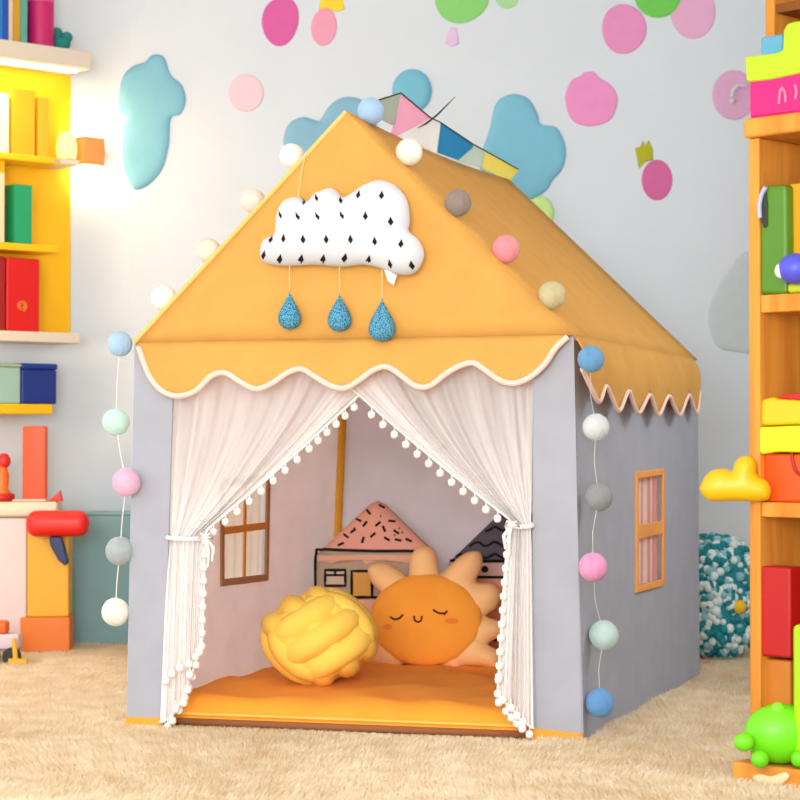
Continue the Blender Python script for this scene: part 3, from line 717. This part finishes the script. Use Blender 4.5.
frL.B('side_ledge', M_white, bs, -.09, .02, .0, dl-.013, zM1-.02, zM1-.001)
cc = frL.P(xe-.01, .06, zM1); r_ = .036
eg = thing('night_light', 'glowing cream egg-shaped night light at the end of the shelf', 'lamp', tuple(cc))
MB().lathe(cc, [(1e-4, .006), (r_*.85, .006), (r_, .03), (r_, .055), (r_*.8, .085), (r_*.4, .1), (1e-4, .104)], 26).build('lamp_shade', mat('egg_glow', (255, 226, 150), .5, 0, 5, emit=.8), eg)
MB().lathe(cc, [(1e-4, .0005), (r_*.9, .0005), (r_*.9, .0055), (1e-4, .0055)], 26).build('base', plastic((120, 70, 20)), eg, bevel=.001)
# ------------------------------------------------------------------ play workbench lower left
YT = 6.9
frT = Frame(at(40, 437, YT), nrm(A(1, .06, 0)), nrm(A(-.06, 1, 0)))
wb = thing('toy_workbench', 'play workbench with white top, red bar and yellow end panel at the left', 'toy table', tuple(frT.P(-.05, .08, 0)))
def tb(name, col, px0, py0, px1, py1, i0, i1, bevel=.008, par=wb, m=None):
    x0, z1 = frT.xz(px0, py0, i0); x1, z0 = frT.xz(px1, py1, i0)
    return frT.B(name, m or plastic(col), par, x0, x1, i0, i1, max(z0, .001), z1, bevel)
tb('tabletop', (235, 215, 190), -25, 502, 58, 517, -.03, .12, .012)
tb('panel', (228, 210, 210), -25, 517.5, 26.5, 645, -.01, .11, .006)['label'] = 'white panel'
tb('panel', (235, 175, 25), 27, 517.5, 69, 617, -.01, .11, .006)['label'] = 'yellow panel'
tb('plinth', (232, 120, 25), 20, 617.5, 70, 652, -.03, .11, .006)
rb_ = tb('handle_bar', (230, 30, 22), 25, 511, 88, 537, -.11, -.032, .034); rb_['label'] = 'rounded red bar'; rb_.modifiers['bevel'].segments = 5
mb = MB(); pts = [(49, 537), (61, 537), (68, 562), (65, 566), (58, 560), (50, 545)]
mb.prism([frT.P(*(lambda q: (q[0], -.09, q[1]))(frT.xz(x, y, -.09))) for x, y in pts], frT.b*.05); mb.build('bracket', plastic((15, 35, 95)), wb, bevel=.004)
_, zt_ = frT.xz(0, 502, -.03); TB = zt_+.0005
boxthing(frT, 'toy_block', 'tall orange-red block standing on the play workbench', 'toy', 22.5, 46, 426, TB, .06, (248, 82, 22), inset=.06)
mb = MB()
q = lambda x, y, i: frT.P(*(lambda s: (s[0], i, s[1]))(frT.xz(x, y, i)))
toy = thing('toy_figure', 'red toy with round head and orange body on the play workbench edge', 'toy', tuple(q(3, 500, .04)))
MB().sphere(q(4, 461, .04), (.022, .02, .026), 16, 12).build('head', plastic((215, 25, 30)), toy)
MB().lathe(A(*q(2, 500, .04)[:2], TB), [(1e-4, .001), (.034, .001), (.034, .02), (.02, .04), (.024, .085), (.012, .12), (1e-4, .125)], 20).build('body', plastic((245, 115, 30)), toy)
MB().lathe(A(*q(2, 500, .04)[:2], TB), [(.0345, .001), (.042, .004), (.042, .022), (.0345, .026)], 20).build('base', plastic((200, 25, 25)), toy)
mb = MB(); mb.prism([q(40, 503, .0), q(55, 500, .0), q(58, 490, .0), q(62, 501.5, .0)], frT.b*.04)
o = MB(); o.box(q(8, 502, .0)*A(1, 1, 0)+A(0, 0, TB), frT.e*.12, frT.b*.06, (0, 0, .008))
pl = thing('toy_saw', 'flat toy saw with red grip lying on the play workbench', 'toy', tuple(q(30, 502, .0)))
frT.B('blade', plastic((205, 200, 190)), pl, -.09, .02, -.0, .05, TB, TB+.007, .002)
mb = MB(); x_, _ = frT.xz(47, 500, 0); mb.prism([frT.P(x_-.002, 0, TB), frT.P(x_+.05, 0, TB), frT.P(x_+.042, 0, TB+.036), frT.P(x_+.02, 0, TB+.014)], frT.b*.04); mb.build('grip', plastic((225, 50, 25)), pl, bevel=.003)
# little toys on the carpet beside it
yb = 6.6
def small(name, label, parts, loc, cat='toy'):
    r = thing(name, label, cat, loc)
    for nm, mb, m, bv in parts: mb.build(nm, m, r, bevel=bv)
p = at(4, 640, yb); p[2] = .0
small('toy_cart', 'orange and white toy cart on dark wheels on the carpet at the left', [
    ('body', MB().box(p+A(-.06, -.02, .05), (.11, 0, 0), (0, .07, 0), (0, 0, .05)), plastic((225, 205, 215)), .008),
    ('cargo', MB().box(p+A(-.05, -.015, .1), (.06, 0, 0), (0, .06, 0), (0, 0, .04)), plastic((240, 105, 25)), .008),
    ('wheel', MB().tube([p+A(-.035, -.035, .03), p+A(-.035, -.022, .03)], .03, 20), plastic((30, 25, 30)), .003),
    ('wheel', MB().tube([p+A(.03, -.035, .03), p+A(.03, -.022, .03)], .03, 20), plastic((30, 25, 30)), .003)], tuple(p))
p = at(16, 636, 6.55); p[2] = 0
small('toy_hammer', 'small yellow toy hammer leaning upright on the carpet by the workbench', [
    ('handle', MB().tube([p+A(.0, .0, .012), p+A(-.006, .0, .09)], .008, 12), plastic((240, 185, 40)), 0),
    ('head', MB().tube([p+A(-.022, 0, .014), p+A(.035, 0, .014)], .014, 14), plastic((235, 170, 30)), .003)], tuple(p))
# teal bin
frB = Frame(at(70, 437, 7.17), nrm(A(1, 0, 0)), A(0, 1, 0))
x1, zt = frB.xz(215, 512, 0)
bn = thing('storage_bin', 'tall teal storage bin between the workbench and the tent', 'bin', tuple(frB.P(x1/2, .1, 0)))
frB.B('bin_body', plastic((132, 174, 182), .6), bn, 0, x1, 0, .12, .001, zt-.012, .004)
frB.B('lid', plastic((136, 178, 186), .6), bn, -.0005, x1+.001, -.001, .121, zt-.0118, zt, .004)
# ------------------------------------------------------------------ right bookcase
e_r = A(math.sqrt(.5), -math.sqrt(.5), 0); b_r = A(math.sqrt(.5), math.sqrt(.5), 0)
OR = at(749, 437, 4.4); frR = Frame(OR, e_r, b_r)
M_wood = mat('beech_wood', (222, 152, 62), .55, 0, 26, c2=(200, 126, 44), kind='wood')
M_wood2 = mat('shaded_inner_wood', (142, 80, 30), .6, 0, 26, c2=(114, 60, 22), kind='wood')  # darker copy of the beech, compartment shade put into the colour
def zr(x, y, i=0): return frR.xz(x, y, i)[1]
z1t, z1b = zr(755, 118), zr(755, 138); z2t, z2b = zr(757, 295), zr(757, 313); z3t, z3b = zr(760, 502), zr(760, 517)
WR, DR = .75, .30; pt = .027
bc = thing('bookcase', 'beech bookcase crowded with bright toys at the right edge', 'bookcase', tuple(frR.P(WR/2, DR/2, 0)))
frR.B('side_panel', M_wood, bc, 0, pt, 0, DR, .045, z1b, .003)
frR.B('side_panel', M_wood, bc, WR-pt, WR, 0, DR, .045, z1b, .003)
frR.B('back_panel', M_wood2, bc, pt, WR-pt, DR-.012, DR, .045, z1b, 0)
frR.B('top_board', M_wood, bc, -.006, WR+.006, -.012, DR, z1b+.0003, z1t, .008)
frR.B('shelf', M_wood, bc, pt, WR-pt, .004, DR-.013, z2b, z2t, .003)
frR.B('shelf', M_wood, bc, pt, WR-pt, .004, DR-.013, z3b, z3t, .003)
frR.B('plinth', M_wood, bc, -.01, WR+.01, -.05, DR, .001, .0445, .005)
# hutch on top, set back
xh, _ = frR.xz(765, 20, .16)
hu = thing('cabinet', 'upper wooden cabinet standing on top of the bookcase', 'cabinet', tuple(frR.P(xh+.3, .24, z1t)))
frR.B('side_panel', M_wood, hu, xh, xh+.024, .16, DR, z1t+.0005, z1t+.6, .003)
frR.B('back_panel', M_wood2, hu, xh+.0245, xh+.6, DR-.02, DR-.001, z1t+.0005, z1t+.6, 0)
frR.B('top_board', M_wood, hu, xh, xh+.6, .16, DR, z1t+.6005, z1t+.625, .003)
_, zh = frR.xz(780, 4, .17)
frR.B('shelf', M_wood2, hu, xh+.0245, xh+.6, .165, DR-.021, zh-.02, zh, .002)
# toys on the bookcase
boxthing(frR, 'toy_box', 'sky blue toy box behind the lime toy on the bookcase top', 'toy', 760, 782, 37, z1t, .05, (95, 170, 205), inset=.08)
pk = boxthing(frR, 'toy_box', 'hot pink box with embossed emblem on top of the bookcase', 'toy', 749, 830, 78, z1t, .07, (232, 4, 118), inset=.0)
for (x, y) in ((779, 96), (791, 94)):
    pts = [(x, y+8), (x+1, y-3), (x+3, y-8), (x+6, y-3), (x+6.5, y+6)] if x < 785 else [(x+4, y-9), (x+5.5, y-3), (x+4.5, y+5)]
    MB().tube([frR.P(*(lambda s: (s[0], -.001, s[1]))(frR.xz(a, b, -.001))) for a, b in spline(pts, 4, False)], .003, 6).build('emblem', plastic((255, 130, 165)), pk)
def shape(fr, name, label, pts, inset, depth, col, cat='toy', bevel=.01, part=None, smoothn=0, par=None):
    pp = spline(pts, smoothn) if smoothn else pts
    mb = MB(); q = [fr.P(*(lambda s: (s[0], inset, s[1]))(fr.xz(x, y, inset))) for x, y in pp]
    mb.prism(q, fr.b*depth); o = mb.build(name, plastic(col), par, bevel=bevel, segs=3, smooth=False)
    if par is None: tag(o, label, cat)
    return o
shape(frR, 'toy_boot', 'lime yellow boot-shaped toy lying on the hot pink box', [(744, 57), (746, 56), (775, 53), (782, 50), (783, 30), (787, 23), (796, 21), (830, 20), (830, 65), (800, 73), (770, 79.5), (746, 82)], -.004, .08, (184, 220, 0), bevel=.008)
# middle compartment: green case, yellow box, violet toy
gc = shape(frR, 'toy_case', 'green carrying case with a handle slot in the bookcase', [(759, 205), (761, 192), (766, 185), (786, 184), (787, 294.6), (759, 294.6)], .004, .09, (82, 134, 10), bevel=.01)
gc['_w'] = list(gc.location)
shape(frR, 'handle', None, [(760, 207), (762, 196), (766, 191), (767, 205), (767, 226), (764, 228), (761, 222)], .0005, .0035, (35, 40, 20), bevel=.001, par=gc)['label'] = 'dark handle slot'
MB().tube([frR.P(*(lambda s: (s[0], -.001, s[1]))(frR.xz(a, b, -.001))) for a, b in spline([(766, 187), (762, 194), (759.5, 205), (760, 218)], 4, False)], .005, 8).build('grip', plastic((175, 185, 215)), gc)
boxthing(frR, 'toy_box', 'golden yellow box beside the green case in the bookcase', 'toy', 787.5, 830, 184, z2t, .08, (228, 160, 20), inset=.03)
vt = thing('toy_helmet', 'violet blue round toy with white visor on a lime block', 'toy', tuple(frR.P(*(lambda s: (s[0], .03, s[1]))(frR.xz(798, 282, .03)))))
xv, zv = frR.xz(799, 269, .0)
MB().sphere(frR.P(xv, -.012, zv), (.036, .036, .032), 24, 16).build('shell', plastic((80, 85, 215)), vt)
MB().sphere(frR.P(xv-.024, -.028, zv-.004), (.014, .014, .016), 16, 12).build('visor', plastic((240, 240, 250)), vt)
boxthing(frR, 'toy_block', 'small lime block under the violet toy', 'toy', 787, 830, 283.5, z2t, .045, (190, 205, 20), inset=.003)
# third compartment
ob = boxthing(frR, 'toy_block', 'orange arch block under the lime tray in the bookcase', 'toy', 763, 840, 453.5, z3t, .1, (250, 85, 8), inset=.014)
MB().tube([frR.P(*(lambda s: (s[0], .0125, s[1]))(frR.xz(x, y, .0125))) for x, y in spline([(792, 453), (793, 462), (797, 472), (806, 476), (815, 470), (818, 455)], 4, False)], .004, 6).build('arch', plastic((170, 20, 12)), ob)
lt = shape(frR, 'toy_tray', 'lime yellow tray resting on the orange block', [(759, 427), (835, 424), (835, 453), (775, 452), (762, 454.5), (759, 452)], -.004, .1, (225, 230, 0), bevel=.006)
yb_ = shape(frR, 'toy_block', 'yellow rounded block sitting on the lime tray', [(759.5, 405), (761, 399), (772, 397), (777, 399), (835, 402), (835, 423.5), (759.5, 426)], .008, .08, (235, 195, 10), bevel=.008)
shape(frR, 'toy_plate', 'flat red plate on top of the yellow block', [(777, 397.5), (782, 394.5), (800, 393.5), (835, 393), (835, 401.5), (777, 398.5)], .03, .05, (200, 25, 15), bevel=.002)
# yellow cloud toy sticking out past the side panel
nY = nrm(A(-.15, -1, .0)); p0 = frR.P(.0, -.035, z3t+.03)
pf = Puffy(spline([(700, 491), (701, 484), (707, 474), (716, 469), (727, 469), (732, 471), (735, 462), (743, 456), (751, 457), (756, 464), (757, 475), (766, 480), (771, 488), (769, 499), (755, 501.5), (735, 501), (710, 501)], 4), p0, nY, .03, .03, .9)
mb = MB(); pf.body(mb, 10); tag(mb.build('cloud_toy', plastic((238, 190, 8))), 'yellow cloud-shaped toy jutting out left from the bookcase shelf', 'toy')
# bottom compartment
boxthing(frR, 'toy_box', 'red upright toy box standing on the orange box in the bookcase', 'toy', 759, 790, 566, .0 + zr(770, 657, .005), .06, (188, 2, 2), inset=.005)
zz = zr(770, 657, .02)
boxthing(frR, 'toy_box', 'orange box under the red upright box in the bookcase', 'toy', 760, 790, 658, .0455, .09, (205, 120, 30), inset=.02)
boxthing(frR, 'toy_block', 'tall fluorescent lime block at the right edge beside the green toy', 'toy', 791, 830, 624, .0455, .06, (175, 225, 0), inset=-.025, bevel=.012)
# green animal toy lying on the plinth
gcx, gz = frR.xz(772, 735, -.04)
pg = thing('toy_pig', 'bright green pig-like toy lying at the foot of the bookcase', 'toy', tuple(at(772, 764, 4.33)))
c0 = at(771, 735, 4.33); rr0 = c0[2]-.0455; YP = 4.33
MB().sphere(c0+A(.02, .0, .003), (rr0*1.28, rr0*.82, rr0*1.05), 28, 18).build('body', plastic((115, 225, 10)), pg)
MB().sphere(at(744, 742, 4.29), (.021, .018, .019), 18, 12).build('snout', plastic((120, 228, 15)), pg)
for px_ in (760, 800):
    q = at(px_, 757, 4.275); q[2] = .0455+.018; MB().sphere(q, (.019, .018, .018), 16, 12).build('leg', plastic((108, 218, 8)), pg)
MB().sphere(at(778, 711, 4.31), (.016, .01, .018), 16, 12).build('ear', plastic((125, 232, 20)), pg)
# cream splash piece hanging over the plinth edge
pf = Puffy(spline([(753, 777), (760, 774), (772, 776), (784, 772), (790, 776), (783, 784), (770, 787), (759, 785)], 4), frR.P(0, -.053, .03), -b_r, .006, .008, .2)
mb = MB(); pf.body(mb, 6); tag(mb.build('wood_chip', mat('pale_chip', (235, 205, 160), .6)), 'cream chip on the front edge of the bookcase plinth', 'chip')
# ------------------------------------------------------------------ boucle pouf
pc = at(712, 640, 6.75); pc[2] = 0
po = thing('pouf', 'teal and white bobbly pouf behind the tent by the bookcase', 'pouf', tuple(pc))
mb = MB(); prof = []
H_ = .385; R_ = .142; P = []
for i in range(41):
    t = i/40; z = .012+H_*t; r = R_*(max(0, 1-abs(2*t-1)**4.0))**.5*(1-.06*t)
    P.append((max(r, 1e-3), z))
G = []
for r, z in P:
    row = []
    for k in range(90):
        a = 2*math.pi*k/90; row.append(pc+A(r*math.cos(a), r*math.sin(a), z))
    G.append(row)
mb.grid(np.array(G)[::1], 0, True)
for k in range(900):
    a = random.uniform(math.pi*.9, math.pi*2.1); t = random.random(); r = R_*(max(0, 1-abs(2*t-1)**4))**.5*(1-.06*t)
    q = pc+A(r*math.cos(a), r*math.sin(a), .012+H_*t); mb.sphere(q, random.uniform(.009, .017), 8, 6, random.choice((0, 0, 1, 1, 2)))
mb.build('pouf_body', [cloth((30, 130, 140)), cloth((215, 228, 225)), cloth((135, 185, 195))], po)
MB().sphere(at(739, 607, 6.62), .023, 20, 14).build('button', cloth((238, 190, 40)), po)['label'] = 'yellow pompom button'
# ------------------------------------------------------------------ carpet
N = 700000
x = rng.uniform(-1.9, 2.2, N); y = 3.45+(YW-.02-3.45)*rng.random(N)**1.15
keep = np.abs(x) < .2115*y+.7
wl_ = ((x-CORN[0])*b_l[0]+(y-CORN[1])*b_l[1]) < -.02
fx = (x-FL[0])*vf[0]+(y-FL[1])*vf[1]; det = vf[0]*vs[1]-vf[1]*vs[0]
aa = ((x-FL[0])*vs[1]-(y-FL[1])*vs[0])/det; bb = (vf[0]*(y-FL[1])-vf[1]*(x-FL[0]))/det
out = ~((aa > -.006) & (aa < W_+.006) & (bb > -.004) & (bb < D_+.01))
xr = (x-OR[0])*e_r[0]+(y-OR[1])*e_r[1]; ir = (x-OR[0])*b_r[0]+(y-OR[1])*b_r[1]
out &= ~((xr > -.015) & (ir > -.055) & (ir < DR))
k = keep & wl_ & out; x, y = x[k], y[k]; N = len(x)
n1 = np.sin(x*9+2*np.sin(y*7))*.5+np.sin(y*13+x*5)*.3
L = (.016+.007*rng.random(N))*(1+.25*n1); w = .0010+.0008*rng.random(N)
ang = rng.uniform(0, 2*np.pi, N); flow = 2*np.sin(x*4+1.3*np.sin(y*3))+1.5*np.sin(y*5)
near = (aa > -.05) & (aa < 1.05) & (bb > -.14) & (bb < 1.2*D_)
aa, bb = aa[k], bb[k]; near = near[k]
L = L*np.where(near, .42, 1)
lean = L*(.35+.5*rng.random(N)); lx_ = lean*np.cos(flow+rng.normal(0, .9, N)); ly_ = lean*np.sin(flow+rng.normal(0, .9, N))
cx, sx = np.cos(ang)*w, np.sin(ang)*w
z0 = np.zeros(N)
V = np.stack([np.stack([x-cx, y-sx, z0], 1), np.stack([x+cx, y+sx, z0], 1), np.stack([x-cx*.8+lx_*.35, y-sx*.8+ly_*.35, L*.6], 1), np.stack([x+cx*.8+lx_*.35, y+sx*.8+ly_*.35, L*.6], 1), np.stack([x+lx_, y+ly_, L*.95], 1)], 1).reshape(-1, 3)
i0 = np.arange(N)*5
loops = np.stack([i0, i0+1, i0+3, i0+2, i0+2, i0+3, i0+4], 1).reshape(-1)
ls = np.stack([np.arange(N)*7, np.arange(N)*7+4], 1).reshape(-1); lt_ = np.tile([4, 3], N)
me = bpy.data.meshes.new('carpet_pile'); me.vertices.add(len(V)); me.vertices.foreach_set('co', V.astype(np.float32).ravel())
me.loops.add(len(loops)); me.loops.foreach_set('vertex_index', loops.astype(np.int32)); me.polygons.add(len(ls))
me.polygons.foreach_set('loop_start', ls.astype(np.int32)); me.polygons.foreach_set('loop_total', lt_.astype(np.int32))
me.update(calc_edges=True); me.validate()
M_pile = mat('wool_pile', (247, 235, 212), .95, 0, 14, c2=(233, 213, 178), trans=.35)
me.materials.append(M_pile); co = bpy.data.objects.new('carpet_pile', me); COL.objects.link(co)
tag(co, 'shaggy beige carpet pile covering the floor around the tent', 'carpet', kind='stuff')
o = struct(MB().box((-2.3, 3.43, 0), (4.6, 0, 0), (0, YW-3.4-.016, 0), (0, 0, .0008)), 'floor_2', mat('carpet_backing', (225, 200, 160), .95, .1, 40), smooth=False)
# ------------------------------------------------------------------ lights
W = bpy.data.worlds.new('daylight'); S.world = W; W.use_nodes = True
bg = W.node_tree.nodes['Background']; bg.inputs[0].default_value = (.91, .965, 1, 1); bg.inputs[1].default_value = 1.75
def area(name, loc, tgt, sx, sy, power, col):
    l = bpy.data.lights.new(name, 'AREA'); l.shape = 'RECTANGLE'; l.size = sx; l.size_y = sy; l.energy = power; l.color = col
    o = bpy.data.objects.new(name, l); COL.objects.link(o); o.location = loc
    o.rotation_euler = (Vector(tgt)-Vector(loc)).to_track_quat('-Z', 'Y').to_euler(); return o
area('window_daylight', (-.6, -.1, 1.3), (0.1, 5.6, .5), 2.0, 1.6, 165, (1, .985, .965))
q = frL.P(wl/2, .02, zT0-.02); area('led_light', tuple(q), tuple(q+A(.02, .03, -1)), .7, .03, 5, (1, .78, .4))
for s in (1, -1):
    q = frA.P(lx, -.05, LZ[0] if s > 0 else LZ[1]); l = bpy.data.lights.new('lamp_light', 'POINT'); l.energy = 1.0; l.color = (1, .74, .42); l.shadow_soft_size = .02
    o = bpy.data.objects.new('lamp_light', l); COL.objects.link(o); o.location = q
sl = area('side_fill_light', (2.15, 5.2, 1.9), (.7, 5.6, .6), 1.0, 1.0, 7.5, (.95, .98, 1)); sl.data.spread = 1.7  # added fill for the tent's right side; this wall has no window
l = bpy.data.lights.new('warm_fill_light', 'POINT'); l.energy = 19; l.color = (1, .66, .34); l.shadow_soft_size = .12  # unseen warm fill added for the lower left, no fixture built
o = bpy.data.objects.new('warm_fill_light', l); COL.objects.link(o); o.location = (-1.75, 6.1, .95)
# ------------------------------------------------------------------ camera
cd = bpy.data.cameras.new('camera'); cd.sensor_width = 36; cd.lens = F/800*36; cd.clip_end = 60
cam = bpy.data.objects.new('camera', cd); COL.objects.link(cam); cam.location = tuple(CAM); cam.rotation_euler = (math.pi/2+PITCH, 0, 0)
cd.dof.use_dof = True; cd.dof.focus_distance = 5.15; cd.dof.aperture_fstop = cd.lens/1000/.016
S.camera = cam
S.view_settings.view_transform = 'Standard'; S.view_settings.look = 'None'; S.view_settings.gamma = 1; S.view_settings.exposure = 0.0
for o in bpy.data.objects:
    for k_ in ('_w', 'x', 'z', 'i'):
        if k_ in o: del o[k_]
